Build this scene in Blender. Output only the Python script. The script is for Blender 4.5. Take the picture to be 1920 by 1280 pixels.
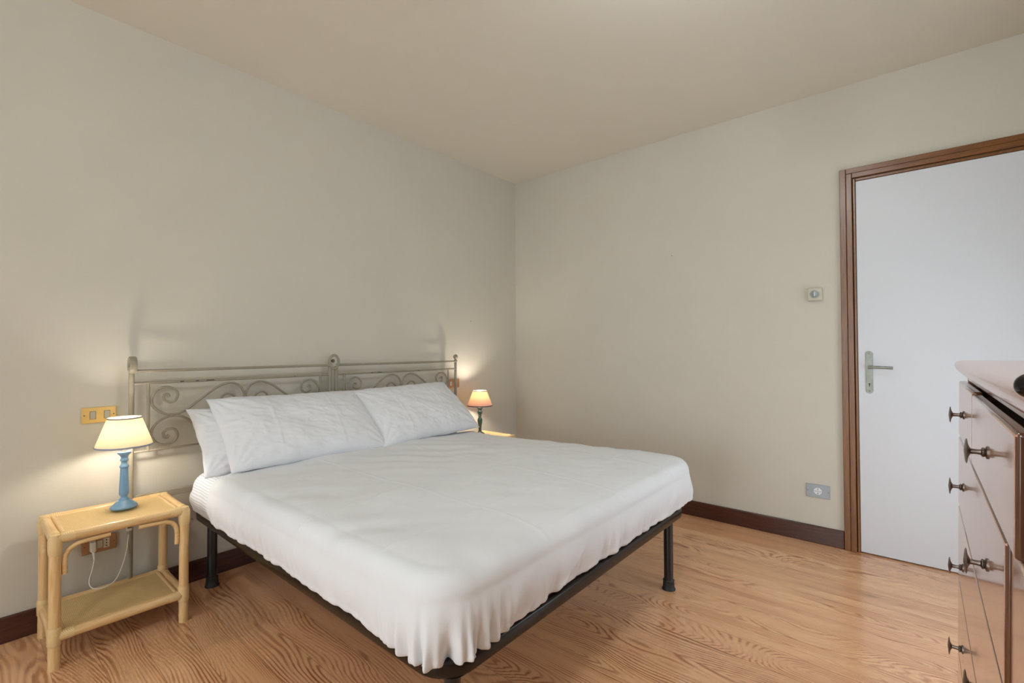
import bpy, bmesh, math, random
import numpy as np
from mathutils import Vector, Matrix, noise as mn
random.seed(7)
PI = math.pi
for o in list(bpy.data.objects):
    bpy.data.objects.remove(o, do_unlink=True)
S = bpy.context.scene
C = S.collection

# ------------------------------------------------------------------ camera
def cam_axes(yaw, pitch, roll):
    f = Vector((math.cos(yaw)*math.cos(pitch), math.sin(yaw)*math.cos(pitch), math.sin(pitch)))
    r = Vector((math.sin(yaw), -math.cos(yaw), 0)); u = r.cross(f)
    c, s = math.cos(roll), math.sin(roll)
    return f, c*r + s*u, -s*r + c*u
cf, cr, cu = cam_axes(2.27275352, 0.0157001, -0.0038162)
cd = bpy.data.cameras.new('camera'); cam = bpy.data.objects.new('camera', cd); C.objects.link(cam)
cam.matrix_world = Matrix(((cr.x, cu.x, -cf.x, 2.75285), (cr.y, cu.y, -cf.y, -3.30764), (cr.z, cu.z, -cf.z, 1.15061), (0, 0, 0, 1)))
cd.sensor_width = 36; cd.lens = 886.8/1920*36; cd.clip_start = .02
S.camera = cam

# ------------------------------------------------------------------ light
S.view_settings.view_transform = 'Standard'
S.view_settings.look = 'None'
S.view_settings.gamma = 1
S.view_settings.use_curve_mapping = False
S.view_settings.exposure = 0.0
wd = bpy.data.worlds.new('sky'); S.world = wd; wd.use_nodes = True
bg = wd.node_tree.nodes['Background']
bg.inputs[0].default_value = (.78, .905, 1, 1); bg.inputs[1].default_value = 4.8

def area(name, loc, rot, sx, sy, power, col=(1, 1, 1), portal=False):
    l = bpy.data.lights.new(name, 'AREA'); l.shape = 'RECTANGLE'; l.size = sx; l.size_y = sy
    l.energy = power; l.color = col
    if portal: l.cycles.is_portal = True
    o = bpy.data.objects.new(name, l); C.objects.link(o); o.location = loc; o.rotation_euler = rot
    return o
RX, RY, RH = 3.45, -6.6, 2.6568
WX0, WX1, WZ0, WZ1 = 1.05, 2.75, .08, 2.2       # french window in the wall behind the camera
VY0, VY1, VZ0, VZ1 = -1.35, -.42, .10, 1.50       # added unseen window in the right wall, lighting the door end
area('added_window_portal', (RX+.02, (VY0+VY1)/2, (VZ0+VZ1)/2), (0, PI/2, 0), VZ1-VZ0, VY1-VY0, 1, portal=True)
area('window_portal', ((WX0+WX1)/2, RY-.02, (WZ0+WZ1)/2), (PI/2, 0, 0), WX1-WX0, WZ1-WZ0, 1, portal=True)

sl_ = bpy.data.lights.new('sun', 'SUN'); sl_.energy = 1.35; sl_.angle = math.radians(40); sl_.color = (.96, .98, 1)
so_ = bpy.data.objects.new('sun', sl_); C.objects.link(so_)
so_.rotation_euler = Vector((-.12, 1, -.22)).to_track_quat('-Z', 'Y').to_euler()

# ------------------------------------------------------------------ materials
def mat(name, col=(.8, .8, .8), rough=.5, metal=0., spec=.5, coat=0., coat_rough=.1):
    m = bpy.data.materials.new(name); m.use_nodes = True
    b = m.node_tree.nodes['Principled BSDF']
    b.inputs['Base Color'].default_value = (*col, 1)
    b.inputs['Roughness'].default_value = rough
    b.inputs['Metallic'].default_value = metal
    b.inputs['Specular IOR Level'].default_value = spec
    b.inputs['Coat Weight'].default_value = coat
    b.inputs['Coat Roughness'].default_value = coat_rough
    return m
def s2l(r, g, b):
    f = lambda v: (v/255/12.92) if v/255 <= .04045 else ((v/255+.055)/1.055)**2.4
    return (f(r), f(g), f(b))
class NT:
    def __init__(s, m): s.t = m.node_tree; s.b = s.t.nodes['Principled BSDF']
    def n(s, typ, **kw):
        x = s.t.nodes.new(typ)
        for k, v in kw.items(): setattr(x, k, v)
        return x
    def l(s, a, b): s.t.links.new(a, b)
    def m(s, op, a, b=None, c=None):
        x = s.n('ShaderNodeMath', operation=op)
        for i, v in enumerate((a, b, c)):
            if v is None: continue
            if isinstance(v, (int, float)): x.inputs[i].default_value = v
            else: s.l(v, x.inputs[i])
        return x.outputs[0]
    def co(s, kind='Object'): return s.n('ShaderNodeTexCoord').outputs[kind]
    def xyz(s, v):
        x = s.n('ShaderNodeSeparateXYZ'); s.l(v, x.inputs[0]); return x.outputs
    def comb(s, a, b, c):
        x = s.n('ShaderNodeCombineXYZ')
        for i, v in enumerate((a, b, c)):
            if isinstance(v, (int, float)): x.inputs[i].default_value = v
            else: s.l(v, x.inputs[i])
        return x.outputs[0]
    def noise(s, vec, scale, detail=2, rough=.5, dist=0, out=0):
        x = s.n('ShaderNodeTexNoise'); x.inputs['Scale'].default_value = scale
        x.inputs['Detail'].default_value = detail; x.inputs['Roughness'].default_value = rough
        x.inputs['Distortion'].default_value = dist
        s.l(vec, x.inputs['Vector']); return x.outputs[out]
    def scale(s, v, k):
        x = s.n('ShaderNodeVectorMath', operation='MULTIPLY'); s.l(v, x.inputs[0]); x.inputs[1].default_value = k
        return x.outputs[0]
    def mix(s, f, a, b, blend='MIX'):
        x = s.n('ShaderNodeMix', data_type='RGBA', blend_type=blend)
        for i, v in ((0, f), (6, a), (7, b)):
            if isinstance(v, (int, float)): x.inputs[i].default_value = v
            elif isinstance(v, tuple): x.inputs[i].default_value = (*v, 1) if len(v) == 3 else v
            else: s.l(v, x.inputs[i])
        return x.outputs[2]
    def ramp(s, f, stops):
        x = s.n('ShaderNodeValToRGB'); e = x.color_ramp.elements
        while len(e) < len(stops): e.new(.5)
        for i, (p, c) in enumerate(stops): e[i].position = p; e[i].color = (*c, 1)
        s.l(f, x.inputs[0]); return x.outputs[0]
    def bump(s, h, strength=.2, dist=.01):
        x = s.n('ShaderNodeBump'); x.inputs['Strength'].default_value = strength; x.inputs['Distance'].default_value = dist
        s.l(h, x.inputs['Height']); s.l(x.outputs[0], s.b.inputs['Normal'])
    def col(s, v): s.l(v, s.b.inputs['Base Color'])

def paint(name, col, rough=.6, amp=.04, sc=6, bump=.03, **kw):
    m = mat(name, col, rough, **kw); t = NT(m); c = t.co()
    n = t.noise(c, sc, 4, .6)
    d = tuple(v*(1-amp) for v in col); h = tuple(min(1, v*(1+amp)) for v in col)
    t.col(t.ramp(n, [(.3, d), (.7, h)]))
    if bump: t.bump(t.noise(c, 220, 3), bump, .002)
    return m
def grain(name, c0, c1, axis=0, rough=.4, stretch=14, sc=5, **kw):
    m = mat(name, c1, rough, **kw); t = NT(m); c = t.co()
    k = [stretch]*3; k[axis] = 1
    n = t.noise(t.scale(c, tuple(k)), sc, 6, .65, .4)
    t.col(t.ramp(n, [(.3, c0), (.68, c1)])); t.bump(n, .06, .002)
    return m

M = {}
M['wall'] = paint('wall_plaster', s2l(204, 198, 184), .85, .02, 2.2, .12)
M['ceiling'] = paint('ceiling_plaster', s2l(226, 220, 206), .88, .015, 2, .06)
M['skirting'] = grain('skirting_wood', s2l(54, 29, 22), s2l(86, 48, 36), 0, .28, 12, 7)
M['skirting_y'] = grain('skirting_wood_side', s2l(54, 29, 22), s2l(86, 48, 36), 1, .32, 12, 7)
M['frame_v'] = grain('door_frame_wood', s2l(92, 50, 12), s2l(134, 82, 24), 2, .3, 16, 7)
M['frame_h'] = grain('door_head_wood', s2l(92, 50, 12), s2l(134, 82, 24), 0, .3, 16, 7)
M['door'] = paint('door_paint', s2l(212, 213, 217), .45, .01, 3, .02)
M['gap'] = mat('dark_gap', (.012, .01, .009), .8)
M['sheet'] = paint('white_cotton', s2l(233, 234, 237), .85, .008, 5, .05)
M['pillowcase'] = paint('white_pillow_cotton', s2l(231, 232, 236), .85, .008, 6, .06)
M['headboard'] = paint('taupe_metal_paint', s2l(146, 137, 119), .5, .08, 30, .1)
M['chip'] = mat('chipped_black', (.02, .018, .015), .6)
M['black_metal'] = mat('black_metal', (.012, .012, .013), .28, 0, .6)
M['rail_metal'] = mat('dark_rail_metal', (.010, .007, .005), .25, 0, .4)
M['rubber'] = mat('black_rubber', (.02, .02, .02), .6)
M['brass'] = paint('brass_plate', s2l(226, 194, 126), .36, .05, 20, .02, metal=.45)
M['copper'] = paint('bronze_plate', s2l(178, 136, 98), .4, .06, 20, .02, metal=.3)
M['silver_plate'] = paint('grey_aluminium', s2l(150, 156, 160), .4, .03, 20, .02, metal=.5)
M['cream_plastic'] = mat('cream_plastic', s2l(222, 216, 200), .4)
M['grey_plastic'] = mat('grey_plastic', s2l(176, 172, 160), .45)
M['white_plastic'] = mat('white_plastic', s2l(226, 228, 230), .35)
M['black_plastic'] = mat('black_plastic', (.015, .015, .016), .35)
M['blue_paint'] = paint('blue_lamp_paint', s2l(112, 152, 186), .32, .05, 25, .02, coat=.3)
M['green_paint'] = paint('green_lamp_paint', s2l(14, 64, 46), .25, .15, 25, .02, coat=.5)
M['blue_trim'] = mat('blue_grey_braid', s2l(150, 154, 176), .8)
M['purple_trim'] = mat('dark_purple_braid', s2l(58, 44, 66), .8)
M['brown_trim'] = mat('taupe_braid', s2l(156, 144, 136), .8)
M['nickel'] = paint('aged_nickel', s2l(138, 142, 132), .42, .18, 30, .03, metal=.7)
M['pewter'] = paint('pewter_knob', s2l(112, 100, 92), .3, .15, 30, .03, metal=.8)
M['cable'] = mat('clear_white_cable', s2l(226, 220, 206), .35)
M['black_gloss'] = mat('black_gloss', (.004, .003, .003), .10, 0, .45)

# rattan cane with nodes, woven cane panel, binding
def cane(name, axis):
    m = mat(name, s2l(222, 178, 112), .38, coat=.25); t = NT(m); c = t.co()
    k = [20.]*3; k[axis] = 1.4
    n = t.noise(t.scale(c, tuple(k)), 6, 5, .6)
    n2 = t.noise(c, 9, 2)
    a = t.ramp(n, [(.25, s2l(206, 160, 98)), (.7, s2l(238, 206, 154))])
    t.col(t.mix(t.m('MULTIPLY', n2, .4), a, s2l(216, 174, 116))); t.bump(n, .08, .002)
    return m
for i, a in enumerate('xyz'): M['cane_'+a] = cane('rattan_pole_'+a, i)
def binding():
    m = mat('cane_binding', s2l(218, 178, 114), .45); t = NT(m); c = t.xyz(t.co())
    w = t.m('SINE', t.m('MULTIPLY', t.m('ADD', t.m('ADD', c[2], t.m('MULTIPLY', c[0], .5)), t.m('MULTIPLY', c[1], .6)), 1700.))
    f = t.m('MULTIPLY_ADD', w, .5, .5)
    t.col(t.ramp(f, [(.05, s2l(204, 166, 112)), (.4, s2l(232, 202, 148))])); t.bump(f, .2, .002)
    return m
M['binding'] = binding()
def weave():
    m = mat('woven_cane', s2l(212, 176, 112), .5); t = NT(m); c = t.xyz(t.co())
    u = t.m('MULTIPLY', c[0], 620.); v = t.m('MULTIPLY', c[1], 620.)
    a = t.m('SINE', t.m('ADD', u, t.m('MULTIPLY', t.m('SIGN', t.m('SINE', v)), 1.57)))
    b = t.m('ABSOLUTE', t.m('SINE', t.m('MULTIPLY', v, 1.0)))
    f = t.m('MULTIPLY', t.m('MULTIPLY_ADD', a, .5, .5), t.m('POWER', b, .5))
    n = t.noise(t.co(), 14, 3)
    cc = t.ramp(f, [(.05, s2l(180, 142, 84)), (.5, s2l(234, 206, 150))])
    t.col(t.mix(t.m('MULTIPLY', n, .35), cc, s2l(214, 180, 120))); t.bump(f, .6, .002)
    return m
M['weave'] = weave()

def floor_mat():
    m = mat('pine_planks', s2l(200, 150, 105), .3, spec=.5, coat=.5, coat_rough=.12); t = NT(m); c = t.xyz(t.co())
    W = .128
    yy = t.m('DIVIDE', c[1], W); k = t.m('FLOOR', yy); fr = t.m('FRACT', yy)
    wl = t.m('MULTIPLY', t.m('SUBTRACT', fr, .5), W)
    wn = t.n('ShaderNodeTexWhiteNoise', noise_dimensions='1D'); t.l(k, wn.inputs['W'])
    xs = t.m('DIVIDE', t.m('ADD', c[0], t.m('MULTIPLY', wn.outputs[0], 9.)), 40.)
    seg = t.m('FLOOR', xs)
    w2 = t.n('ShaderNodeTexWhiteNoise', noise_dimensions='2D'); t.l(t.comb(k, seg, 0), w2.inputs['Vector'])
    r = t.n('ShaderNodeSeparateColor'); t.l(w2.outputs['Color'], r.inputs[0])
    r1, r2, r3 = r.outputs
    off = t.m('MULTIPLY', r1, 37.)
    v1 = t.comb(t.m('ADD', t.m('MULTIPLY', c[0], .55), off), t.m('MULTIPLY', wl, 1.6), r2)
    n1 = t.noise(v1, 1.5, 2, .45)
    v2 = t.comb(t.m('ADD', t.m('MULTIPLY', c[0], 3.), off), t.m('MULTIPLY', wl, 16.), r3)
    n2 = t.noise(v2, 1.3, 3, .6)
    dy = t.m('ADD', wl, t.m('MULTIPLY', t.m('SUBTRACT', r2, .5), .26))
    dz = t.m('MULTIPLY_ADD', t.m('SUBTRACT', n1, .5), .72, t.m('MULTIPLY', t.m('SUBTRACT', r3, .5), .12))
    R = t.m('SQRT', t.m('ADD', t.m('MULTIPLY', dy, dy), t.m('MULTIPLY', dz, dz)))
    ph = t.m('ADD', t.m('MULTIPLY', R, 560.), t.m('ADD', t.m('MULTIPLY', n2, 3.6), t.m('MULTIPLY', t.noise(t.comb(t.m('MULTIPLY', c[0], .8), t.m('MULTIPLY', c[1], 55.), 1.), 1., 2), 7.)))
    s = t.m('MULTIPLY_ADD', t.m('SINE', ph), .5, .5)
    am = t.noise(t.comb(t.m('ADD', t.m('MULTIPLY', c[0], 1.1), off), t.m('MULTIPLY', wl, 9.), r1), 1.8, 2, .5)
    s = t.m('MULTIPLY', t.m('POWER', s, 1.4), t.m('MINIMUM', t.m('MAXIMUM', t.m('MULTIPLY_ADD', am, 2.8, -.75), .12), 1.1))
    fine = t.noise(t.comb(t.m('MULTIPLY', c[0], 1.5), t.m('MULTIPLY', c[1], 110.), 0), 3, 3, .6)
    s2 = t.m('ADD', t.m('MULTIPLY', s, .80), t.m('MULTIPLY', fine, .25))
    tone = t.mix(r1, s2l(238, 186, 142), s2l(245, 194, 146))
    dark = t.mix(r3, s2l(154, 92, 54), s2l(180, 113, 70))
    cc = t.mix(s2, tone, dark)
    kn = t.noise(t.comb(t.m('MULTIPLY', c[0], 1.6), t.m('MULTIPLY', c[1], 6.), 3.), 2.2, 1)
    knm = t.ramp(kn, [(.76, (0, 0, 0)), (.80, (1, 1, 1))])
    cc = t.mix(t.m('MULTIPLY', knm, .5), cc, s2l(110, 66, 40))
    e = t.m('ABSOLUTE', t.m('SUBTRACT', fr, .5))
    seam = t.m('GREATER_THAN', e, .4945)
    ex = t.m('ABSOLUTE', t.m('SUBTRACT', t.m('FRACT', xs), .5))
    seam = t.m('MAXIMUM', seam, t.m('GREATER_THAN', ex, .49965))
    cc = t.mix(t.m('MULTIPLY', seam, .6), cc, s2l(84, 50, 30))
    t.col(cc)
    t.l(t.m('MULTIPLY_ADD', s, .08, .26), t.b.inputs['Roughness'])
    h = t.m('SUBTRACT', t.m('MULTIPLY', s, .25), seam)
    t.bump(h, .12, .002)
    return m
M['floor'] = floor_mat()

def stripe_mat():
    m = mat('striped_ticking', s2l(233, 235, 240), .8); t = NT(m)
    uv = t.xyz(t.co('UV'))
    s = t.m('MULTIPLY_ADD', t.m('SINE', t.m('MULTIPLY', uv[1], 2*PI/.0115)), .5, .5)
    f = t.m('GREATER_THAN', s, .72)
    t.col(t.mix(f, s2l(238, 239, 242), s2l(206, 212, 226))); t.bump(s, .3, .002)
    return m
M['ticking'] = stripe_mat()

def shade_mat(name, diff, trans, f=.62):
    m = bpy.data.materials.new(name); m.use_nodes = True; t = m.node_tree
    t.nodes.remove(t.nodes['Principled BSDF']); out = t.nodes['Material Output']
    d = t.nodes.new('ShaderNodeBsdfDiffuse'); d.inputs[0].default_value = (*diff, 1)
    tr = t.nodes.new('ShaderNodeBsdfTranslucent'); tr.inputs[0].default_value = (*trans, 1)
    tc = t.nodes.new('ShaderNodeTexCoord'); n = t.nodes.new('ShaderNodeTexNoise'); n.inputs['Scale'].default_value = 90
    b = t.nodes.new('ShaderNodeBump'); b.inputs['Strength'].default_value = .1; b.inputs['Distance'].default_value = .002
    t.links.new(tc.outputs['Object'], n.inputs['Vector']); t.links.new(n.outputs[0], b.inputs['Height']); t.links.new(b.outputs[0], d.inputs['Normal'])
    mx = t.nodes.new('ShaderNodeMixShader'); mx.inputs[0].default_value = f
    t.links.new(d.outputs[0], mx.inputs[1]); t.links.new(tr.outputs[0], mx.inputs[2]); t.links.new(mx.outputs[0], out.inputs[0])
    return m
M['shade_cream'] = shade_mat('cream_lampshade', s2l(238, 226, 196), (.20, .168, .095), .4)
M['shade_pink'] = shade_mat('pink_lampshade', s2l(226, 184, 208), (.13, .066, .022), .45)
def emis(name, col, st):
    m = mat(name, (.8, .8, .8), .5); b = m.node_tree.nodes['Principled BSDF']
    b.inputs['Emission Color'].default_value = (*col, 1); b.inputs['Emission Strength'].default_value = st
    return m

# dresser: satin reddish wood, strongly reflecting at a grazing angle
def dresser_mat(name, axis, c0=s2l(196, 146, 124), c1=s2l(226, 184, 164)):
    m = mat(name, c1, .16, spec=.65, coat=.35, coat_rough=.07); t = NT(m); c = t.co()
    k = [16.]*3; k[axis] = 1
    n = t.noise(t.scale(c, tuple(k)), 3.2, 5, .6, .5)
    t.col(t.ramp(n, [(.28, c0), (.7, c1)]))
    t.bump(t.noise(t.scale(c, tuple(v*.35 for v in k)), 2.2, 2), .035, .004)
    return m
M['dres_y'] = dresser_mat('dresser_wood', 1)
M['dres_z'] = dresser_mat('dresser_side_wood', 2)
M['dres_dark'] = dresser_mat('dresser_edge_shade', 2, s2l(70, 42, 28), s2l(110, 72, 50))  # dark tone stands for shade in the gaps around the drawers

# ------------------------------------------------------------------ mesh helpers
class MB:
    def __init__(s): s.v = []; s.f = []; s.uv = None
    def add(s, vs, fs):
        o = len(s.v); s.v += [tuple(v) for v in vs]; s.f += [tuple(i+o for i in f) for f in fs]; return s
    def box(s, a, b):
        (x0, y0, z0), (x1, y1, z1) = a, b
        x0, x1 = min(x0, x1), max(x0, x1); y0, y1 = min(y0, y1), max(y0, y1); z0, z1 = min(z0, z1), max(z0, z1)
        return s.add([(x0, y0, z0), (x1, y0, z0), (x1, y1, z0), (x0, y1, z0), (x0, y0, z1), (x1, y0, z1), (x1, y1, z1), (x0, y1, z1)],
                     [(3, 2, 1, 0), (4, 5, 6, 7), (0, 1, 5, 4), (1, 2, 6, 5), (2, 3, 7, 6), (3, 0, 4, 7)])
    def tube(s, pts, r, n=12, closed=False, ref=None, rx=None):
        """sweep; r a number or a list; rx optional second radius (flat bars) along ref"""
        P = [Vector(p) for p in pts]; m = len(P)
        rs = r if isinstance(r, (list, tuple)) else [r]*m
        up = None; vs = []
        for i in range(m):
            a = P[(i-1) % m] if (closed or i > 0) else P[i]; b = P[(i+1) % m] if (closed or i < m-1) else P[i]
            t = (b-a).normalized()
            if ref is not None: up = Vector(ref)
            elif up is None: up = Vector((0, 0, 1)) if abs(t.z) < .9 else Vector((1, 0, 0))
            up = (up - t*up.dot(t)).normalized(); w = t.cross(up)
            for k in range(n):
                an = 2*PI*k/n
                vs.append(P[i] + up*math.cos(an)*(rx if rx else rs[i]) + w*math.sin(an)*rs[i])
        fs = []
        for i in range(m if closed else m-1):
            for k in range(n):
                a, b = i*n+k, i*n+(k+1) % n; c, d = ((i+1) % m)*n+(k+1) % n, ((i+1) % m)*n+k
                fs.append((a, b, c, d))
        if not closed:
            fs.append(tuple(range(n))[::-1]); fs.append(tuple((m-1)*n+k for k in range(n)))
        return s.add(vs, fs)
    def cyl(s, a, b, r, n=20, r2=None): return s.tube([a, b], [r, r if r2 is None else r2], n)
    def lathe(s, prof, n=48, c=(0, 0, 0), cap=True, axis='z'):
        vs = []
        for (r, z) in prof:
            for k in range(n):
                a = 2*PI*k/n; x, y = r*math.cos(a), r*math.sin(a)
                p = {'z': (x, y, z), 'x': (z, x, y), 'y': (y, z, x)}[axis]
                vs.append((c[0]+p[0], c[1]+p[1], c[2]+p[2]))
        fs = []
        for i in range(len(prof)-1):
            for k in range(n): fs.append((i*n+k, i*n+(k+1) % n, (i+1)*n+(k+1) % n, (i+1)*n+k))
        if cap: fs.append(tuple(range(n))[::-1]); fs.append(tuple((len(prof)-1)*n+k for k in range(n)))
        return s.add(vs, fs)
    def sphere(s, c, r, n=20):
        return s.lathe([(max(1e-5, r*math.sin(PI*i/n)), -r*math.cos(PI*i/n)) for i in range(n+1)], n*2, c, False)
    def build(s, name, m, parent=None, smooth=True, bevel=0, seg=2, sub=0, ang=40):
        me = bpy.data.meshes.new(name); me.from_pydata(s.v, [], s.f)
        if s.uv is not None:
            ul = me.uv_layers.new(name='UVMap')
            for lp in me.loops: ul.data[lp.index].uv = s.uv[lp.vertex_index]
        bm = bmesh.new(); bm.from_mesh(me); bmesh.ops.recalc_face_normals(bm, faces=bm.faces); bm.to_mesh(me); bm.free()
        o = bpy.data.objects.new(name, me); C.objects.link(o)
        if m: me.materials.append(M[m] if isinstance(m, str) else m)
        if smooth:
            for p in me.polygons: p.use_smooth = True
            e = me.edges
            bm = bmesh.new(); bm.from_mesh(me)
            for ed in bm.edges:
                if len(ed.link_faces) == 2 and ed.calc_face_angle(0) > math.radians(ang): ed.smooth = False
            bm.to_mesh(me); bm.free()
        if bevel:
            b = o.modifiers.new('bevel', 'BEVEL'); b.width = bevel; b.segments = seg; b.limit_method = 'ANGLE'; b.angle_limit = math.radians(40)
        if sub:
            b = o.modifiers.new('sub', 'SUBSURF'); b.levels = sub; b.render_levels = sub
        if parent: o.parent = parent
        return o
def catmull(P, n=8, closed=False):
    P = [Vector(p) for p in P]; out = []; m = len(P)
    for i in range(m if closed else m-1):
        g = (lambda j: P[j % m]) if closed else (lambda j: P[max(0, min(m-1, j))])
        a, b, c, d = g(i-1), g(i), g(i+1), g(i+2)
        for k in range(n):
            t = k/n
            out.append(.5*((2*b)+(c-a)*t+(2*a-5*b+4*c-d)*t*t+(3*b-a-3*c+d)*t*t*t))
    if not closed: out.append(P[-1])
    return out
def thing(name, label, cat, loc=(0, 0, 0), rz=0, group=None):
    o = bpy.data.objects.new(name, None); C.objects.link(o); o.location = loc; o.rotation_euler = (0, 0, rz)
    o.empty_display_size = .05
    return tag(o, label, cat, group)
def tag(o, label, cat, group=None):
    o['label'] = label; o['category'] = cat
    if group: o['group'] = group
    return o
def struct(o, label=None):
    o['kind'] = 'structure'
    if label: o['label'] = label
    return o
def BX(name, a, b, m, parent=None, bevel=0, seg=2): return MB().box(a, b).build(name, m, parent, bevel=bevel, seg=seg)

# ------------------------------------------------------------------ room
T = .12
struct(BX('floor', (-T, RY-T, -.1), (RX+T, T, 0), 'floor'), 'warm pine plank floor with bold grain')
struct(BX('ceiling', (-T, RY-T, RH), (RX+T, T, RH+.1), 'ceiling'), 'plain beige ceiling')
struct(BX('wall_left', (-T, RY-T, 0), (0, T, RH), 'wall'), 'beige wall behind the headboard')
w = MB().box((RX, RY-T, 0), (RX+T, VY0, RH)).box((RX, VY1, 0), (RX+T, T, RH)).box((RX, VY0, 0), (RX+T, VY1, VZ0)).box((RX, VY0, VZ1), (RX+T, VY1, RH))
struct(w.build('wall_right', 'wall', smooth=False))
DX0, DX1, DZ = 2.445, 3.44, 2.17
w = MB().box((0, 0, 0), (2.5, T, RH)).box((3.34, 0, 0), (RX, T, RH)).box((2.5, 0, 2.11), (3.34, T, RH)).box((2.5, .07, 0), (3.34, T, 2.11))
struct(w.build('wall_back', 'wall', smooth=False), 'beige wall with the door')
w = MB().box((0, RY-T, 0), (WX0, RY, RH)).box((WX1, RY-T, 0), (RX, RY, RH)).box((WX0, RY-T, 0), (WX1, RY, WZ0)).box((WX0, RY-T, WZ1), (WX1, RY, RH))
struct(w.build('wall_front', 'wall', smooth=False))
# french window frame behind the camera
wf = MB()
for a, b in (((WX0, RY-.09, WZ0), (WX0+.07, RY-.03, WZ1)), ((WX1-.07, RY-.09, WZ0), (WX1, RY-.03, WZ1)), ((WX0, RY-.09, WZ0), (WX1, RY-.03, WZ0+.1)),
             ((WX0, RY-.09, WZ1-.07), (WX1, RY-.03, WZ1)), (((WX0+WX1)/2-.06, RY-.09, WZ0), ((WX0+WX1)/2+.06, RY-.03, WZ1))): wf.box(a, b)
struct(wf.build('window_1', 'white_plastic', smooth=False, bevel=.004))
wf = MB()
for a, b in (((RX+.03, VY0, VZ0), (RX+.09, VY0+.06, VZ1)), ((RX+.03, VY1-.06, VZ0), (RX+.09, VY1, VZ1)), ((RX+.03, VY0, VZ0), (RX+.09, VY1, VZ0+.07)),
             ((RX+.03, VY0, VZ1-.07), (RX+.09, VY1, VZ1)), ((RX+.03, (VY0+VY1)/2-.05, VZ0), (RX+.09, (VY0+VY1)/2+.05, VZ1))): wf.box(a, b)
struct(wf.build('added_window', 'white_plastic', smooth=False, bevel=.004))  # frame of the added side window
# skirting
def skirting(name, a, b, m):
    return struct(BX(name, a, b, m, bevel=.004), 'dark brown wooden skirting board')
skirting('baseboard_left', (0, RY, 0), (.014, -.0, .102), 'skirting_y')
skirting('baseboard_back', (.014, -.014, 0), (DX0, 0, .102), 'skirting')
skirting('baseboard_right', (RX-.014, RY, 0), (RX, 0, .102), 'skirting_y')
for nm, a, b in (('baseboard_front', (0.014, RY, 0), (WX0-.001, RY+.014, .102)), ('baseboard_front_2', (WX1+.001, RY, 0), (RX-.014, RY+.014, .102))):
    skirting(nm, a, b, 'skirting')
# door frame: casing with a stepped profile
def casing(name, pts, m):  # profile boxes
    mb = MB()
    for a, b in pts: mb.box(a, b)
    return struct(mb.build(name, m, smooth=False, bevel=.0025), 'varnished brown door casing')
casing('trim_1', [((DX0, -.020, 0), (DX0+.030, 0, DZ)), ((DX0+.031, -.023, 0), (DX0+.058, 0, DZ-.031))], 'frame_v')
casing('trim_2', [((3.34-.001, -.023, 0), (3.34+.028, 0, DZ-.031)), ((3.34+.029, -.020, 0), (3.34+.06, 0, DZ))], 'frame_v')
casing('trim_3', [((DX0+.0305, -.020, DZ-.030), (3.368, 0, DZ)), ((DX0+.0585, -.023, DZ-.058), (3.338, 0, DZ-.0305))], 'frame_h')
casing('trim_4', [((DX0+.061, -.010, 0), (DX0+.073, .068, 2.109)), ((DX0+.074, -.010, 2.095), (3.325, .068, 2.109)), ((3.326, -.010, 0), (3.338, .068, 2.109))], 'frame_v')
dl = BX('door_1', (DX0+.0745, -.004, .006), (3.325, .036, 2.094), 'door', bevel=.002)
struct(dl, 'plain off-white flush door')
# handle on an aged nickel backplate
hp = MB()
n = 16; cx0, w0, z0, z1 = 2.5695, .0165, .896, 1.131
ou = [(cx0+w0*math.cos(a), z1-w0+w0*math.sin(a)) for a in [PI*i/n for i in range(n+1)]] + [(cx0+w0*math.cos(a), z0+w0+w0*math.sin(a)) for a in [PI+PI*i/n for i in range(n+1)]]
m_ = len(ou)
hp.add([(x, -.0045, z) for x, z in ou]+[(x, -.008, z) for x, z in ou], [tuple(range(m_)), tuple(range(m_, 2*m_))]+[(i, (i+1) % m_, m_+(i+1) % m_, m_+i) for i in range(m_)])
bp = hp.build('door_backplate', 'nickel', dl, bevel=.001); bp['label'] = 'aged nickel oval backplate'
hz = 1.042
lv = MB().cyl((cx0, -.008, hz), (cx0, -.05, hz), .008, 20)
lv.tube(catmull([(cx0-.004, -.05, hz), (cx0+.02, -.052, hz+.001), (cx0+.06, -.053, hz), (cx0+.104, -.053, hz-.002)], 6), .0075, 16)
lv.lathe([(.012, 0), (.012, .004), (.009, .005)], 24, (cx0, -.013, hz), True, 'y')
lv.build('door_handle', 'nickel', dl)
kh = MB().lathe([(.0042, 0), (.0042, .0012)], 20, (cx0, -.0093, .948), True, 'y').box((cx0-.0018, -.0093, .934), (cx0+.0018, -.0081, .947))
kh.build('keyhole', 'gap', dl)
for z in (1.119, .909):
    MB().lathe([(.0045, 0), (.0045, .0015), (.002, .002)], 16, (cx0, -.0102, z), True, 'y').build('plate_screw', 'pewter', dl)

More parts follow.
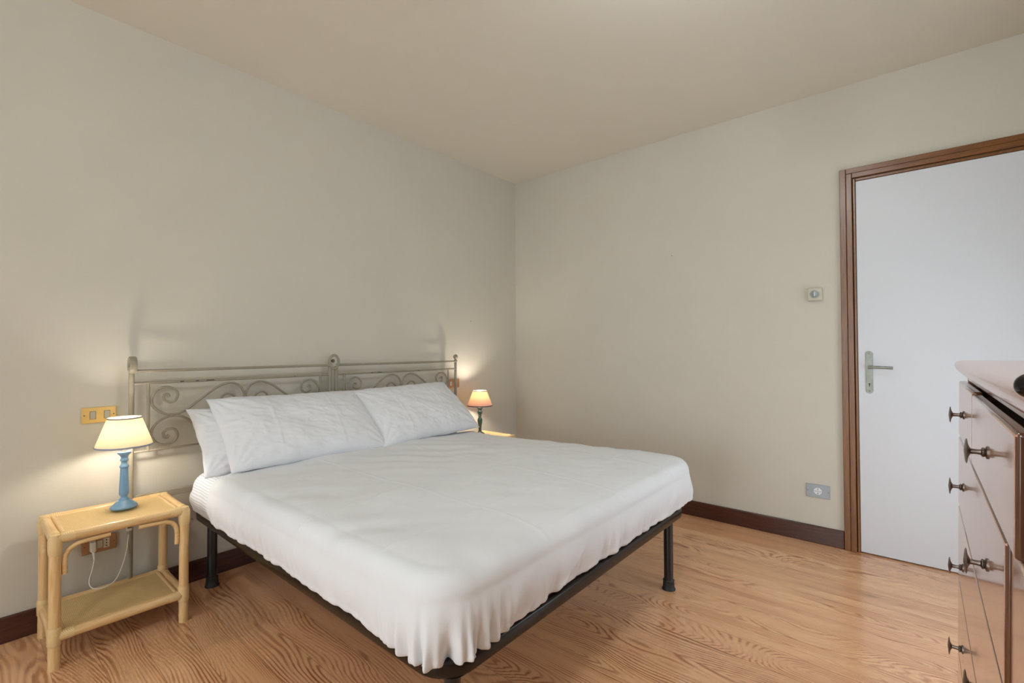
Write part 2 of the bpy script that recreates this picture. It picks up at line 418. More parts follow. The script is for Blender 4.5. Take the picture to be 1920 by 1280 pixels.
# ------------------------------------------------------------------ wall fittings
def screw(p, axis, par):
    return MB().lathe([(.0028, 0), (.0028, .0012)], 14, p, True, axis).build('screw', 'pewter', par)
def plate_left(name, label, cat, y, z, m, mods, W=.117, H=.068):
    t = thing(name, label, cat, (0, y, z))
    BX('cover_plate', (.0005, -W/2, -H/2), (.007, W/2, H/2), m, t, .0015)
    for s in (-1, 1): screw((.007, s*(W/2-.009), 0), 'x', t)
    for kind, yy in mods:
        if kind == 'rocker':
            BX('rocker_surround', (.0072, yy-.0105, -.0175), (.0076, yy+.0105, .0175), 'gap', t)
            BX('rocker', (.0078, yy-.0095, -.0165), (.0105, yy+.0095, .0165), 'grey_plastic' if m == 'brass' else 'cream_plastic', t, .001)
        elif kind == 'socket':
            s_ = BX('socket_insert', (.0072, yy-.0105, -.021), (.0095, yy+.0105, .021), 'cream_plastic', t, .001)
            h = MB()
            for k in (-1, 0, 1): h.lathe([(.0026, 0), (.0026, .0006)], 14, (.0096, yy, k*.012), True, 'x')
            h.build('socket_holes', 'gap', s_)
    return t
plate_left('light_switch', 'brass double light switch plate on wall above the blue lamp', 'light switch', -2.887, .867, 'brass', [('rocker', -.021), ('rocker', .027)])
plate_left('wall_socket', 'bronze socket plate low on the wall behind the front nightstand', 'power socket', -2.882, .298, 'copper', [('socket', -.023), ('rocker', .001), ('socket', .024)])
plate_left('light_switch', 'bronze switch plate behind the headboard post beside the green lamp', 'light switch', -.768, .883, 'copper', [('rocker', -.034)])
# plug and lamp cord
pl = MB().box((.0098, -2.9155, .276), (.036, -2.8945, .318)).build('power_plug', 'cream_plastic', None, bevel=.006, seg=3)
tag(pl, 'cream plug pushed into the bronze socket behind the nightstand', 'plug')
MB().tube([(.028, -2.905, .281), (.037, -2.904, .264), (.040, -2.903, .245)], [.006, .005, .0035], 12).build('plug_collar', 'cream_plastic', pl)
MB().tube(catmull([(.040, -2.903, .245), (.055, -2.912, .21), (.08, -2.925, .17), (.105, -2.915, .148), (.115, -2.88, .144), (.11, -2.845, .158), (.095, -2.82, .20),
                   (.075, -2.80, .26), (.067, -2.793, .31), (.065, -2.79, .346)], 10), .0022, 10).build('power_cord', 'cable', pl)
sw = MB().box((.055, -2.80, .344), (.075, -2.78, .402)).build('inline_switch', 'cream_plastic', pl, bevel=.003)
BX('switch_slider', (.0745, -2.798, .358), (.078, -2.782, .390), 'black_plastic', pl, .001)
# socket on the door wall
t = thing('wall_socket', 'grey metal socket plate on the wall left of the door', 'power socket', (2.318, 0, .305))
BX('cover_plate', (-.0595, -.006, -.0385), (.0595, -.0005, .0385), 'silver_plate', t, .0012)
for s in (-1, 1): screw((s*.052, -.0075, 0), 'y', t)
oc = MB(); n8 = [(.0215*math.cos(PI/8+PI/4*i), .0215*math.sin(PI/8+PI/4*i)) for i in range(8)]
oc.add([(x, -.006, z) for x, z in n8]+[(x, -.0075, z) for x, z in n8], [tuple(range(8)), tuple(range(8, 16))]+[(i, (i+1) % 8, 8+(i+1) % 8, 8+i) for i in range(8)])
ins = oc.build('socket_insert', 'white_plastic', t)
h = MB()
for k in (-.0135, -.007, 0, .007, .0135): h.lathe([(.0019, 0), (.0019, .0006)], 12, (k, -.0082, 0), True, 'y')
for k in (-1, 1): h.box((-.0016, -.0082, k*.012-.004), (.0016, -.0074, k*.012+.004))
h.build('socket_holes', 'gap', ins)
# room thermostat
t = thing('thermostat', 'square cream thermostat with a silver dial on the wall beside the door', 'thermostat', (2.318, 0, 1.467))
BX('housing', (-.039, -.022, -.039), (.039, -.0005, .039), paint('thermostat_plastic', s2l(196, 190, 170), .5, .01, 8, 0), t, .008, 4)
MB().lathe([(.0245, 0), (.0245, -.003), (.021, -.0035)], 40, (0, -.022, 0), True, 'y').build('dial_ring', 'nickel', t)
dk = MB().lathe([(.0175, 0), (.0165, -.008), (.0135, -.010), (.0001, -.0105)], 40, (0, -.0245, 0), False, 'y').build('dial', 'silver_plate', t)
BX('pointer', (-.0014, -.0364, -.012), (.0014, -.0345, .014), 'white_plastic', dk)
def nail(p, ax, label):
    tag(MB().lathe([(.0028, 0), (.0028, .004), (.001, .005)], 12, p, True, ax).build('nail', 'pewter'), label, 'nail')
nail((1.454, -.0052, 1.81), 'y', 'tiny nail high on the wall between the room corner and the door')
nail((.0002, -.576, 1.378), 'x', 'tiny nail on the headboard wall above the green lamp')
nail((.0002, -2.53, .31), 'x', 'tiny dark nail low on the wall between nightstand and bed leg')

# ------------------------------------------------------------------ bed: metal base
FX0, FX1, FY0, FY1 = .065, 1.905, -2.555, -.975
RZ0, RZ1 = .345, .388
bed = thing('bed_base', 'black metal double bed base on round legs with rubber feet', 'bed', ((FX0+FX1)/2, (FY0+FY1)/2, 0))
bx, by = -(FX0+FX1)/2, -(FY0+FY1)/2
def rr(x0, x1, y0, y1, r, n=10):
    out = []
    for cx_, cy_, a0 in ((x1-r, y1-r, 0), (x0+r, y1-r, PI/2), (x0+r, y0+r, PI), (x1-r, y0+r, 1.5*PI)):
        for i in range(n+1):
            a = a0+PI/2*i/n; out.append((cx_+r*math.cos(a), cy_+r*math.sin(a)))
    return out
rm = MB(); prof = [(0, RZ0+.006), (-.002, RZ0+.002), (-.008, RZ0), (-.022, RZ0), (-.028, RZ0+.004), (-.028, RZ1-.004), (-.022, RZ1), (-.008, RZ1), (-.002, RZ1-.002), (0, RZ1-.006)]
rings = [[(x+bx, y+by, z) for x, y in rr(FX0-o, FX1+o, FY0-o, FY1+o, max(.02, .10+o))] for o, z in prof]
nn = len(rings[0]); vs = [v for r_ in rings for v in r_]; fs = []
for i in range(len(rings)):
    for k in range(nn):
        j = (i+1) % len(rings); fs.append((i*nn+k, i*nn+(k+1) % nn, j*nn+(k+1) % nn, j*nn+k))
rm.add(vs, fs); rm.build('frame_rail', 'rail_metal', bed, ang=50)
slat_m = grain('slat_wood', s2l(150, 110, 70), s2l(196, 156, 110), 1, .5)
for i in range(13):
    x = FX0+.10+i*(FX1-FX0-.2)/12
    MB().box((x-.03+bx, FY0+.027+by, RZ0+.012), (x+.03+bx, FY1-.027+by, RZ0+.022)).build('slat', slat_m, bed, smooth=False)
MB().box((FX0+.03+bx, -.02, RZ0+.001), (FX1-.03+bx, .02, RZ0+.0115)).build('centre_bar', 'black_metal', bed, smooth=False)
for (x, y) in ((.125, -2.478), (1.848, -2.478), (1.848, -1.082), (.125, -1.082)):
    leg = MB().cyl((x+bx, y+by, .03), (x+bx, y+by, RZ0), .0215, 28).build('leg', 'black_metal', bed)
    MB().lathe([(.031, 0), (.031, .004), (.027, .010), (.0255, .04), (.0265, .043), (.0225, .048)], 28, (x+bx, y+by, 0)).build('rubber_foot', 'rubber', leg)
# support disc where the front corner meets the leg
MB().lathe([(.005, RZ0-.004), (.045, RZ0-.003), (.05, RZ0)], 28, (1.848+bx, -2.478+by, 0)).build('corner_plate', 'black_metal', bed)

# ------------------------------------------------------------------ mattress and cover
def fold_surface(X0, X1, Y0, Y1, inset, prof, nx, ny, ext, disp, open_head=False):
    """cloth over a rounded slab: unfolded grid; prof(L) -> (out, z)"""
    cx0, cx1, cy0, cy1 = X0+inset, X1-inset, Y0+inset, Y1-inset
    us = np.linspace(cx0-(0 if open_head else ext), cx1+ext, nx); vs_ = np.linspace(cy0-ext, cy1+ext, ny)
    V = []; UV = []
    for u in us:
        for v in vs_:
            qx = min(max(u, cx0), cx1); qy = min(max(v, cy0), cy1)
            dx, dy = u-qx, v-qy; L = max(abs(dx), abs(dy)); d = math.hypot(dx, dy)
            if d < 1e-9: ex = ey = 0.
            else: ex, ey = dx/d, dy/d
            o, z = prof(L)
            p = disp(qx+ex*o, qy+ey*o, z, ex, ey, L, u, v)
            V.append(p); UV.append((u, v))
    F = [(i*ny+j, (i+1)*ny+j, (i+1)*ny+j+1, i*ny+j+1) for i in range(nx-1) for j in range(ny-1)]
    return V, F, UV
def make_prof(inset, r, ztop, zbot, bulge, under):
    flat = inset-r; arc = r*PI/2; side = ztop-r-zbot
    def f(L):
        if L <= flat: return L, ztop - .008*(L/flat)**2 * (1 if flat > 0 else 0)
        a = L-flat
        if a <= arc:
            t = a/r; return flat+r*math.sin(t), ztop-.008-r*(1-math.cos(t))
        b = a-arc
        if b <= side:
            q = b/side; return inset+bulge*math.sin(PI*min(1, q*1.05)), ztop-.008-r-b
        c = b-side; th = c/.022
        return inset-.022+.022*math.cos(min(th, PI/2))-max(0, c-.022*PI/2), zbot-.008-.022*math.sin(min(th, PI/2))
    return f, flat+arc+side
def fb(x, y, z, o=3):
    s = 0; a = 1; f = 1
    for _ in range(o): s += a*mn.noise(Vector((x*f, y*f, z*f))); a *= .5; f *= 2.1
    return s
def ss(a, b, x):
    t = min(1, max(0, (x-a)/(b-a))); return t*t*(3-2*t)

MX0, MX1, MY0, MY1 = .066, 1.865, -2.568, -.955
pm, Lm = make_prof(.095, .075, .574, .412, .014, 0)
def dm(x, y, z, ex, ey, L, u, v):
    n = fb(x*3, y*3, z*3)*.004
    g = ss(.25, Lm, L); ang = (u+v)*38
    k_ = ss(.44, .62, x); n -= .026*k_; z -= .026*k_
    return (x+ex*(n+g*.0015*math.sin(ang*1.7+fb(u*6, v*6, 0)*3)), y+ey*(n+g*.0015*math.sin(ang)), z+n*.5)
V, F, UV = fold_surface(MX0, MX1, MY0, MY1, .095, pm, 150, 150, Lm+.05, dm)
mt = MB().add(V, F); mt.uv = UV
mo = mt.build('mattress', 'ticking', None, ang=180)
tag(mo, 'white mattress in striped ticking showing at the head end of the bed', 'mattress')
# bottom of mattress
MB().box((MX0+.05, MY0+.05, .3895), (MX1-.05, MY1-.05, .45)).build('mattress_base', 'sheet', mo, bevel=.02)

CX0, CX1, CY0, CY1 = .29, 1.910, -2.582, -.872
pc, Lc = make_prof(.13, .060, .602, .422, .010, 0)
def crease(d, w=.004): return math.exp(-(d/w)**2)
def dc(x, y, z, ex, ey, L, u, v):
    top = 1-ss(.10, .26, L); side = ss(.14, .3, L); low = ss(.2, Lc, L)
    n = fb(x*2.2, y*2.2, 3.1)*.007 + fb(x*9, y*5, 7.7)*.0022
    # soft rumples running diagonally on the top
    w_ = mn.noise(Vector((x*1.6+y*.8, (y-x)*7, 2.)))
    n += top*.0085*w_*max(0, fb(x*1.7, y*1.7, 9)*1.6+.4)
    n += top*.0110*mn.noise(Vector((x*1.3-y*.7, (x*.9+y)*5.5, 5.5)))*(.5+.5*mn.noise(Vector((x*1.5, y*1.5, 1.3))))
    sh = mn.noise(Vector((x*2.+y*1.1, (y-x*.35)*8.5, 8.)))
    n += .0080*max(0, sh-.10)*top*(.4+max(0, mn.noise(Vector((x*2, y*2, 6.)))))
    # ironed fold lines
    for c in (-2.12, -1.62, -1.18): n += top*.0022*crease(y-c-.004*math.sin(x*6))
    for c in (.78, 1.22, 1.62): n += top*.0018*crease(x-c-.004*math.sin(y*7))
    # gathers towards the hem; heavier near the foot corners
    per = (math.atan2(ey, ex) * .10 + (u if abs(ey) > abs(ex) else 0) + (v if abs(ex) >= abs(ey) else 0)) if L > .01 else 0
    cor = 1-ss(.02, .40, math.hypot(x-CX1, y-CY0)); cor2 = 1-ss(0, .3, math.hypot(x-CX1, y-CY1))
    amp = .0060+.010*cor+.007*cor2 + .009*max(0, mn.noise(Vector((u*2.1, v*2.1, 4.))))+ .006*(1-ss(.4, .85, x))
    if ex > .5: amp += .0045
    sk = (u*9-v*2) if abs(ey) > abs(ex) else (v*9+u*2)
    gth = mn.noise(Vector((per*24+sk*.1+(L-.3)*6, L*2.2, 1.7)))+.5*mn.noise(Vector((per*52, L*4, 8.7)))
    if cor > 0:
        aa = math.atan2(y-(CY0+.24), x-(CX1-.24))
        gth = gth*(1-cor)+cor*(math.sin(aa*30+1.8*math.sin(aa*7+L*4))*.55+.35*math.sin(aa*57+1.5*math.sin(aa*13)+2*L)+.5*mn.noise(Vector((aa*5, L*3, 2.))))*1.25
    n2 = side*amp*gth*(.35+.9*low)
    if ex > .5:   # long slanting pulls across the foot side
        pl_ = mn.noise(Vector(((v+L*1.1)*8, L*1.2, 21.)))
        n2 += side*.018*max(0, pl_-.02)
        n2 += .005*side*crease((v+1.95+(L-.2)*1.3)*.8, .006)
    if ey < -.5: n2 += side*.006*max(0, mn.noise(Vector(((u-L*.7)*7, L, 31.))))
    # edge of the folded-back upper band down the long side
    st = (u-.80-.10*(v-CY0)) if v < -1.6 else (u-.80-.09)
    band = -.007*ss(-.03, 0.0, st)*(1-ss(.0, .5, st))*ss(.16, .3, L)*(1 if v < -1.7 else 0)
    rim = .007*(1-ss(.0, .022, u-(CX0+.13)))*(.6+.4*mn.noise(Vector((0, v*9, 2.))))
    n3 = (n+n2+band+rim)*ss(.02, .12, L)
    hem = low*(.009*mn.noise(Vector((per*6, 0, 3.3)))+.004*mn.noise(Vector((per*26, 0, 9.3))))
    hem = hem*(1-.5*cor)-.014*cor*low
    zz = z+n*top+n2*.2+hem+rim*top
    x += (1-ss(0, .12, u-(CX0+.13)))*(.018*mn.noise(Vector((v*3.1, 0, 6.)))-.02*(v > -2.45))
    zz -= .017*ss(-1.45, -.95, y)*(1-ss(.8, 1.8, x))
    y -= .035*ss(-1.3, -.9, y)*(1-ss(.5, 1.2, x))
    return (x+ex*n3, y+ey*n3, zz)
def cover_head(p):  # slanted head edge
    return p
V, F, UV = fold_surface(CX0, CX1, CY0, CY1, .13, pc, 330, 330, Lc+.045, dc, open_head=True)
# open_head: grid starts at u = CX0+inset; extend the head end back to x = .2 with a soft thickness
cv = MB().add(V, F)
co = cv.build('duvet', 'sheet', None, ang=180)
tag(co, 'white cotton bed cover tucked over the mattress with gathered hem', 'bedding')
sd = co.modifiers.new('solid', 'SOLIDIFY'); sd.thickness = .010; sd.offset = -1

# ------------------------------------------------------------------ pillows
def pillow(name, label, yc, W, H, Tk, base, tilt, seed, rz=0, group=None, roll=0, flat=.5):
    NU, NV = 110, 70; V = []
    rnd = random.Random(seed); so = rnd.random()*40
    for side in (1, -1):
        for i in range(NU+1):
            for j in range(NV+1):
                a, b = -1+2*i/NU, -1+2*j/NV
                ea, eb = 1-abs(a)**3.2, 1-abs(b)**2.6
                t = max(0, ea)**.55*max(0, eb)**.6
                # corners pull out, sides pull in
                px = a*W/2*(1-.035*(1-b*b)**1.0*abs(a)**4); pz = b*H/2*(1-.05*(1-a*a)*abs(b)**4)
                th = Tk/2*t
                wr = fb(a*2.2+so, b*1.8, side*2.+seed, 3)*.010*t**.5
                # radiating corner wrinkles
                for ca in (-1, 1):
                    for cb in (-1, 1):
                        dx_, dz_ = (a-ca)*W/2, (b-cb)*H/2; rr_ = math.hypot(dx_, dz_)
                        if rr_ < .24:
                            an = math.atan2(dz_, dx_)
                            wr += .005*math.sin(an*17+so+ca*3)*(1-rr_/.24)*min(1, rr_/.05)*min(1, t*3)
                if side == 1:
                    for c_ in (-.42, .36): wr += .0028*crease((a-c_-.03*b)*W/2, .004)*min(1, t*2)
                    wr += .0022*crease((b-.12-.05*math.sin(a*3))*H/2, .004)*min(1, t*2)
                    rg = abs(mn.noise(Vector((a*5+so, b*7+a*4, seed))))
                    wr += .0028*(1-min(1, rg*7))*min(1, t*2)
                # soft slump: bottom fuller
                th *= 1+.25*(-b)*.6
                ed = 0
                if min(1-abs(a), 1-abs(b)) < .001: ed = 0
                y_ = side*(th+wr*min(1, t*4))
                px += fb(b*3, so, 1.)*.004; pz += fb(a*4, so, 5.)*.005
                V.append((px, y_, pz))
    n1 = (NU+1)*(NV+1); F = []
    for s_ in (0, 1):
        for i in range(NU):
            for j in range(NV):
                q = [s_*n1+i*(NV+1)+j, s_*n1+(i+1)*(NV+1)+j, s_*n1+(i+1)*(NV+1)+j+1, s_*n1+i*(NV+1)+j+1]
                F.append(tuple(q) if s_ else tuple(q[::-1]))
    # local: px -> world y ; y_ -> normal ; pz -> up the slope
    ct, st_ = math.cos(tilt), math.sin(tilt)   # tilt = angle of the slope from horizontal
    up = Vector((-ct, 0, st_)); nr = Vector((st_, 0, ct)); wy = Vector((0, 1, 0))
    q = Matrix.Rotation(rz, 3, 'Z') ; rl = Matrix.Rotation(roll, 3, nr)
    P0 = Vector((base[0], yc, base[1]))
    out = []
    for (px, y_, pz) in V:
        hh = pz+H/2
        v = rl @ (wy*px+up*hh+nr*(y_))
        # slight backwards bend at the top
        v = q @ v
        v = v+nr*(-.020*(hh/H)**2)
        out.append(v)
    mb = MB(); mb.add(out, F)
    o = mb.build(name, 'pillowcase', None, ang=180)
    bm = bmesh.new(); bm.from_mesh(o.data); bmesh.ops.remove_doubles(bm, verts=bm.verts, dist=.0008); bmesh.ops.recalc_face_normals(bm, faces=bm.faces)
    bm.to_mesh(o.data); bm.free()
    for p in o.data.polygons: p.use_smooth = True
    o.location = P0
    return tag(o, label, 'pillow', group)
TI = math.radians(42)
pillow('pillow', 'white pillow at the back left, mostly hidden behind the front left pillow', -2.19, .80, .42, .12, (.395, .580), math.radians(44), 3, roll=math.radians(-1.5), group='pillows against the headboard')
pillow('pillow', 'large white front pillow on the left half of the bed', -2.10, .82, .475, .165, (.46, .600), TI, 5, roll=math.radians(-1), group='pillows against the headboard')
pillow('pillow', 'white pillow on the right half of the bed, nearest the green lamp', -1.335, .80, .475, .165, (.46, .600), TI, 9, roll=math.radians(2), group='pillows against the headboard')

# ------------------------------------------------------------------ headboard
hb = thing('headboard', 'taupe wrought iron headboard with scrollwork, fixed behind the bed', 'headboard', (.06, -1.80, 0))
ox, oy = -.06, 1.80
def Q(x, y, z): return (x+ox, y+oy, z)
PX = .06
posts = (-2.785, -1.832, -1.790, -.800)
for i, y in enumerate(posts):
    z0 = 0 if i in (0, 3) else .46
    top = (1.075, 1.05, 1.05, 1.062)[i]
    MB().cyl(Q(PX, y, z0), Q(PX, y, top), .0105, 18).build('post', 'headboard', hb)
# scroll strap on top of the near end post: a broad strap curled over
sp = [(PX-.004, -2.785, 1.06), (PX-.008, -2.785, 1.09), (PX-.002, -2.785, 1.112), (PX+.016, -2.785, 1.120), (PX+.034, -2.785, 1.108), (PX+.040, -2.785, 1.085), (PX+.034, -2.785, 1.06), (PX+.02, -2.785, 1.050)]
MB().tube([Q(*p) for p in catmull(sp, 6)], .0035, 12, ref=(0, 1, 0), rx=.014).build('post_scroll', 'headboard', hb)
# ring tying the two middle posts
rg = [(PX+.012+.018*math.cos(a)*.35, -1.811+.026*math.cos(a), 1.076+.040*math.sin(a)) for a in [2*PI*i/36 for i in range(36)]]
MB().tube([Q(*p) for p in rg], .008, 14, closed=True).build('joining_ring', 'headboard', hb)
k_ = MB().sphere(Q(PX, -1.812, 1.082), .011, 10).build('ring_screw', 'pewter', hb)
fn = MB().sphere(Q(PX, -.800, 1.092), .0185, 14); fn.lathe([(.014, 1.055), (.016, 1.06), (.009, 1.068), (.009, 1.078)], 20, Q(PX, -.800, 0))
fn.build('ball_finial', 'headboard', hb)
for a, b in ((-2.775, -1.838), (-1.79, -.80)):
    MB().cyl(Q(PX+.022 if a < -2 else PX+.004, a, 1.057), Q(PX+.012 if a < -2 else PX+.004, b, 1.057), .0068, 16).build('top_rail', 'headboard', hb)
    MB().cyl(Q(PX, a, 1.000), Q(PX, b, 1.000), .0062, 16).build('upper_rail', 'headboard', hb)
    MB().cyl(Q(PX, a, .689), Q(PX, b, .689), .005, 14).build('lower_rail', 'headboard', hb)
    BX('bed_rail', (ox+.045, a+oy+.01, .462), (ox+.062, b+oy-.01, .492), 'headboard', hb, .002)
SC1 = [(-2.646, .931), (-2.652, .943), (-2.666, .939), (-2.667, .919), (-2.645, .905), (-2.621, .912), (-2.612, .942), (-2.627, .967), (-2.66, .977), (-2.693, .965), (-2.713, .93), (-2.709, .894), (-2.681, .862), (-2.634, .845), (-2.586, .857), (-2.527, .901), (-2.465, .949), (-2.421, .974), (-2.381, .981), (-2.341, .967), (-2.319, .931), (-2.312, .900)]
SC3 = [(-2.416, .892), (-2.424, .908), (-2.410, .923), (-2.388, .926), (-2.365, .911), (-2.352, .882), (-2.350, .862), (-2.338, .852), (-2.318, .862), (-2.312, .880)]
YL, YR = -2.723, -1.894; YM = (YL+YR)/2; ZM = .842
for off, w_ in ((0, 1.), (0.995, 1.04)):
    yl, yr = (YL, YR) if off == 0 else (-1.738, -.877); ym = (yl+yr)/2; k = (yr-yl)/(YR-YL)
    MB().cyl(Q(PX, yl, .689), Q(PX, yl, 1.0), .0062, 14).build('inner_bar', 'headboard', hb)
    MB().cyl(Q(PX, yr, .689), Q(PX, yr, 1.0), .0062, 14).build('inner_bar', 'headboard', hb)
    for sy in (1, -1):
        for sz in (1, -1):
            pts = [Q(PX, ym+sy*(y-YM+.0035)*k, ZM+sz*(z-ZM)) for y, z in SC1]
            MB().tube(catmull(pts, 5), .0058, 10).build('scroll', 'headboard', hb)
            pts = [Q(PX, ym+sy*(y-YM+.0035)*k, ZM+sz*(z-ZM)) for y, z in SC3]
            MB().tube(catmull(pts, 5), .0052, 10).build('small_scroll', 'headboard', hb)
    for (yy, zz) in ((ym-.3235*k, ZM), (ym+.3235*k, ZM), (ym, .908), (ym, .776)):
        MB().sphere(Q(PX, yy, zz), .0105, 8).build('clasp', 'headboard', hb)
for a, b in ((-2.60, -2.585), (-2.535, -2.522), (-2.49, -2.455), (-1.55, -1.535), (-1.50, -1.47), (-1.17, -1.155), (-2.05, -2.045)):
    cp = MB().box(Q(PX+.0045, a, .9985), Q(PX+.0066, b, 1.0025)).build('paint_chip', 'chip', hb, smooth=False); cp['label'] = 'black chip in the taupe paint'

# ------------------------------------------------------------------ rattan nightstand
def nightstand(loc, label):
    t = thing('nightstand', label, 'nightstand', loc, group='rattan nightstands')
    X, Y, H = .155, .199, .485; r = .0175
    def pole(name, a, b, rr=r, m='cane_z', n=18, par=t):
        return MB().cyl(a, b, rr, n).build(name, m, par)
    for sx in (-1, 1):
        for sy in (-1, 1):
            lg = pole('leg', (sx*X, sy*Y, 0), (sx*X, sy*Y, H-.02))
            w_ = MB().lathe([(.0178, .085), (.0200, .09), (.0206, .105), (.0206, .135), (.0200, .146), (.0178, .150)], 20, (sx*X, sy*Y, 0), False)
            w_.build('leg_binding', 'binding', lg)
            w_ = MB().lathe([(.0178, H-.075), (.0195, H-.07), (.0208, H-.05), (.021, H-.02), (.016, H-.002), (.002, H+.001)], 20, (sx*X, sy*Y, 0), False)
            w_.build('leg_binding', 'binding', lg)
    def ring(z, name):
        for sy in (-1, 1): pole(name, (-X, sy*Y, z), (X, sy*Y, z), m='cane_x')
        for sx in (-1, 1): pole(name, (sx*X, -Y, z), (sx*X, Y, z), m='cane_y')
        # inner cane pair beside the frame
        for sy in (-1, 1): pole('inner_cane', (-X+.02, sy*(Y-.024), z+.007), (X-.02, sy*(Y-.024), z+.007), .0085, 'cane_x', 12)
        for sx in (-1, 1): pole('inner_cane', (sx*(X-.022), -Y+.02, z+.006), (sx*(X-.022), Y-.02, z+.006), .0065, 'cane_y', 12)
        for sx in (-1, 1):
            for sy in (-1, 1):
                MB().cyl((sx*X, sy*(Y-.052), z), (sx*X, sy*(Y-.015), z), .0188, 18).build('corner_binding', 'binding', t)
                MB().cyl((sx*(X-.045), sy*Y, z), (sx*(X-.015), sy*Y, z), .0188, 18).build('corner_binding', 'binding', t)
        return z
    z1 = ring(H-r, 'top_frame_pole'); z2 = ring(.115, 'shelf_frame_pole')
    BX('top_panel', (-X+.02, -Y+.02, H-.016), (X-.02, Y-.02, H-.0075), 'weave', t)
    BX('shelf_panel', (-X+.02, -Y+.02, .118), (X-.02, Y-.02, .126), 'weave', t)
    # curved brackets under the top
    for sx in (-1, 1):
        for sy in (-1, 1):
            y0 = sy*(Y-.026); zt = H-.046
            p = [(sx*X, y0, .335), (sx*X, y0, .385), (sx*X, sy*(Y-.036), .418), (sx*X, sy*(Y-.062), zt-.004), (sx*X, sy*(Y-.10), zt), (sx*X, sy*(Y-.155), zt+.002)]
            MB().tube(catmull(p, 6), .0085, 12).build('corner_bracket', 'cane_y', t)
            x0 = sx*(X-.026)
            p = [(x0, sy*Y, .335), (x0, sy*Y, .39), (sx*(X-.036), sy*Y, .42), (sx*(X-.06), sy*Y, zt-.002), (sx*(X-.10), sy*Y, zt)]
            MB().tube(catmull(p, 6), .0085, 12).build('corner_bracket', 'cane_x', t)
    return t
nightstand((.2175, -2.862, 0), 'light rattan nightstand under the blue lamp at the near side of the bed')
nightstand((.2175, -.690, 0), 'light rattan nightstand in the room corner under the green lamp')

# ------------------------------------------------------------------ lamps
def lamp(loc, label, body, shade, trims, prof, sz0, sz1, rb, rt, bulbcol, st, bh, br):
    t = thing('table_lamp', label, 'lamp', loc)
    MB().lathe(prof, 56).build('lamp_base', body, t, ang=60)
    MB().lathe([(.008, prof[-1][1]-.004), (.008, prof[-1][1]+.012), (.014, prof[-1][1]+.014), (.014, prof[-1][1]+.03)], 24).build('bulb_socket', 'cream_plastic', t)
    sh = MB().lathe([(rb+(rt-rb)*i/6, sz0+(sz1-sz0)*i/6) for i in range(7)], 72, cap=False).build('lamp_shade', shade, t)
    for rr_, z, m_ in ((rb, sz0, trims[0]), (rt, sz1, trims[1])):
        pts = [(rr_*math.cos(a), rr_*math.sin(a), z) for a in [2*PI*i/96 for i in range(96)]]
        MB().tube(pts, .0014, 8, closed=True, ref=(0, 0, 1), rx=.0034).build('shade_trim', m_, sh)
    for k in range(3):
        a = 2*PI*k/3+.4; MB().cyl((.012*math.cos(a), .012*math.sin(a), sz1-.012), ((rt-.001)*math.cos(a), (rt-.001)*math.sin(a), sz1-.001), .001, 6).build('shade_spoke', 'pewter', sh)
    zb = sz0+(sz1-sz0)*bh
    b = MB().sphere((0, 0, zb), br, 12)
    b.build('bulb', emis('glowing_bulb', bulbcol, st), t)
    return t, sh
BASE1 = [(.0005, 0), (.044, 0), (.0465, .003), (.0465, .007), (.043, .012), (.040, .013), (.036, .018), (.028, .026), (.020, .031), (.0185, .033), (.0175, .037), (.0125, .041), (.0115, .047), (.0145, .053), (.0175, .057),
         (.0175, .060), (.0165, .09), (.0148, .13), (.0135, .163), (.0135, .168), (.0165, .170), (.0165, .175), (.013, .179), (.0105, .186), (.0105, .193), (.0145, .198), (.0148, .202), (.0115, .207), (.012, .214), (.017, .222), (.0235, .228), (.0235, .235), (.004, .237)]
BASE2 = [(.0005, 0), (.036, 0), (.038, .004), (.036, .010), (.026, .014), (.016, .020), (.011, .030), (.0115, .045), (.014, .07), (.0185, .095), (.0200, .112), (.0165, .124), (.010, .134), (.009, .139), (.014, .142), (.014, .147), (.009, .150),
         (.0125, .156), (.0185, .164), (.0200, .176), (.0155, .186), (.012, .190), (.0185, .196), (.021, .204), (.021, .208), (.005, .210)]
l1, sh1 = lamp((.195, -2.833, .4865), 'blue turned wood table lamp with cream shade, lit, on the near nightstand', 'blue_paint', 'shade_cream', ('blue_trim', 'brown_trim'), BASE1, .262, .378, .098, .058, (1, .92, .80), 245, .42, .020)
l2, sh2 = lamp((.175, -.650, .4865), 'green turned wood table lamp with pinkish shade, lit, in the room corner', 'green_paint', 'shade_pink', ('purple_trim', 'brown_trim'), BASE2, .225, .338, .098, .053, (1, .90, .76), 560, .62, .017)

# two added fill globes, unseen above and behind the frame, evening out the light
for (x, y, st_, lb) in ((2.35, -1.95, 31, 'added fill globe, unseen, between the bed and the chest of drawers'), (2.3, -4.6, 60, 'added fill globe, unseen, in the rear half of the room')):
    opal = emis('fill_glow', (.83, .93, 1), st_)
    pt = thing('fill_globe', lb, 'lamp', (x, y, RH))
    MB().lathe([(.075, -.0005), (.075, -.02), (.05, -.035)], 32).build('fill_mount', 'white_plastic', pt)
    MB().sphere((0, 0, -.157), .13, 18).build('globe', opal, pt)

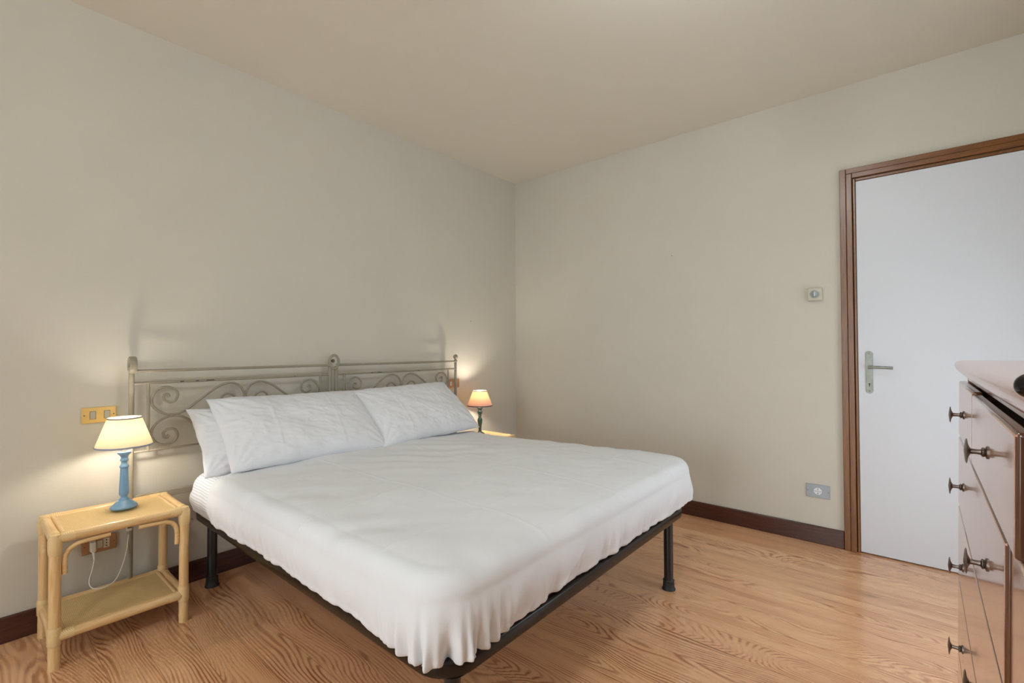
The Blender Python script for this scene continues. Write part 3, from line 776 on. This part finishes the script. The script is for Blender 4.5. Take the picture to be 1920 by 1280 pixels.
# ------------------------------------------------------------------ chest of drawers
e = math.radians(-.6)
ORG = (2.8098, -3.3082, 0)    # foot of the drawer-front plane beside the camera; local y runs along the front
t = thing('chest_of_drawers', 'pinkish brown polished chest of drawers at the right edge of the picture', 'chest of drawers', ORG, e)
FR = .018
A, B_, D_ = .60, 1.735, .50
BX('side_panel', (FR, B_-.025, .0), (FR+D_, B_, 1.077), 'dres_z', t, .003)
BX('side_panel', (FR, A, .0), (FR+D_, A+.025, 1.077), 'dres_z', t, .003)
BX('back_panel', (FR+D_-.012, A+.0255, .08), (FR+D_-.002, B_-.0255, 1.07), 'dres_z', t)
BX('frieze', (FR+.0005, A+.0255, 1.064), (FR+.025, B_-.0255, 1.0765), 'dres_y', t, .0008)
BX('gap_shade_board', (FR+.020, A+.0257, .13), (FR+.034, B_-.0257, 1.063), 'gap', t)  # black board stands for the shade behind the drawer gaps
BX('stile', (.004, A+.026, .921), (FR+.019, .708, 1.0635), 'dres_z', t, .003)
BX('stile', (.004, A+.026, .13), (FR+.019, .793, .920), 'dres_z', t, .003)
pln = MB().box((FR+.002, A+.026, .10), (FR+.018, B_-.026, .185)).box((FR+.002, A+.026, 0), (FR+.018, A+.14, .0995)).box((FR+.002, B_-.14, 0), (FR+.018, B_-.026, .0995))
pln.build('plinth', 'dres_y', t, smooth=False, bevel=.003)
# top slab with moulded edge (profile swept along the front and sides)
pf = [(.020, 1.0785), (.012, 1.080), (.003, 1.084), (-.004, 1.092), (-.007, 1.101), (-.006, 1.109), (-.001, 1.114), (.008, 1.116)]
x1, ya, yb = FR+D_+.005, A-.012, B_+.002
tp = MB(); vs = []; fs = []
for i, (o, z) in enumerate(pf):
    d = o+.0
    # slight serpentine swell of the front edge
    row = [(x1, ya+d, z)]
    N = 24
    for k in range(N+1):
        y = ya+d+(yb-d-(ya+d))*k/N; row.append((d+.003*math.sin(PI*k/N)*-1, y, z))
    row.append((x1, yb-d, z)); vs += row
nr = N+3
for i in range(len(pf)-1):
    for k in range(nr-1): fs.append((i*nr+k, i*nr+k+1, (i+1)*nr+k+1, (i+1)*nr+k))
    fs.append((i*nr+nr-1, i*nr, (i+1)*nr, (i+1)*nr+nr-1))
fs.append(tuple(range(nr))); fs.append(tuple((len(pf)-1)*nr+k for k in range(nr)))
tp.add(vs, fs).build('top_board', 'dres_y', t, ang=50)
# drawers: (y0, y1, z0, z1, knobs)
def drawer(y0, y1, z0, z1, kn, hz):
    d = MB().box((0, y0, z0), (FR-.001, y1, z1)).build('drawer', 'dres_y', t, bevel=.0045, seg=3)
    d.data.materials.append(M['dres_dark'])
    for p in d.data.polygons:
        if p.normal.x > -.7: p.material_index = 1  # all faces but the front get the painted gap shade
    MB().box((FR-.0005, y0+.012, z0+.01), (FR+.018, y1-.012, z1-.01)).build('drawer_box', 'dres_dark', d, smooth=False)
    for y in kn:
        MB().lathe([(.0095, 0), (.0095, -.0015), (.006, -.003), (.0072, -.0045), (.0072, -.006), (.0042, -.0075), (.0036, -.012), (.0042, -.0185), (.010, -.0212), (.0185, -.0226), (.0190, -.0234), (.016, -.0245), (.0005, -.0262)], 36,
                   (0, y, hz), False, 'x').build('knob', 'pewter', d)
kn, kf = 1.000, 1.515
drawer(.735, 1.292, .922, 1.0590, [kn], .993)
drawer(1.295, 1.706, .922, 1.0625, [kf], .993)
drawer(.81, 1.706, .742, .919, [kn, kf], .826)
drawer(.81, 1.706, .558, .739, [kn, kf], .640)
drawer(.81, 1.706, .376, .555, [kn, kf], .452)
drawer(.81, 1.706, .190, .373, [kn, kf], .270)
# glossy black ball knob at the near end of the top
bk = MB().sphere((-.006, .584, 1.118), .0108, 16); bk.cyl((-.004, .584, 1.116), (.02, .597, 1.104), .004, 12)
bo = bk.build('ball_knob', 'black_gloss', t); bo['label'] = 'glossy black ball at the near end of the top edge'
# the front leans back slightly towards the top
def lean(o):
    if o.type == 'MESH':
        for v in o.data.vertices: v.co.x += .017*v.co.z*max(0, 1-max(0, v.co.x)/.5)
    for c_ in o.children: lean(c_)
lean(t)
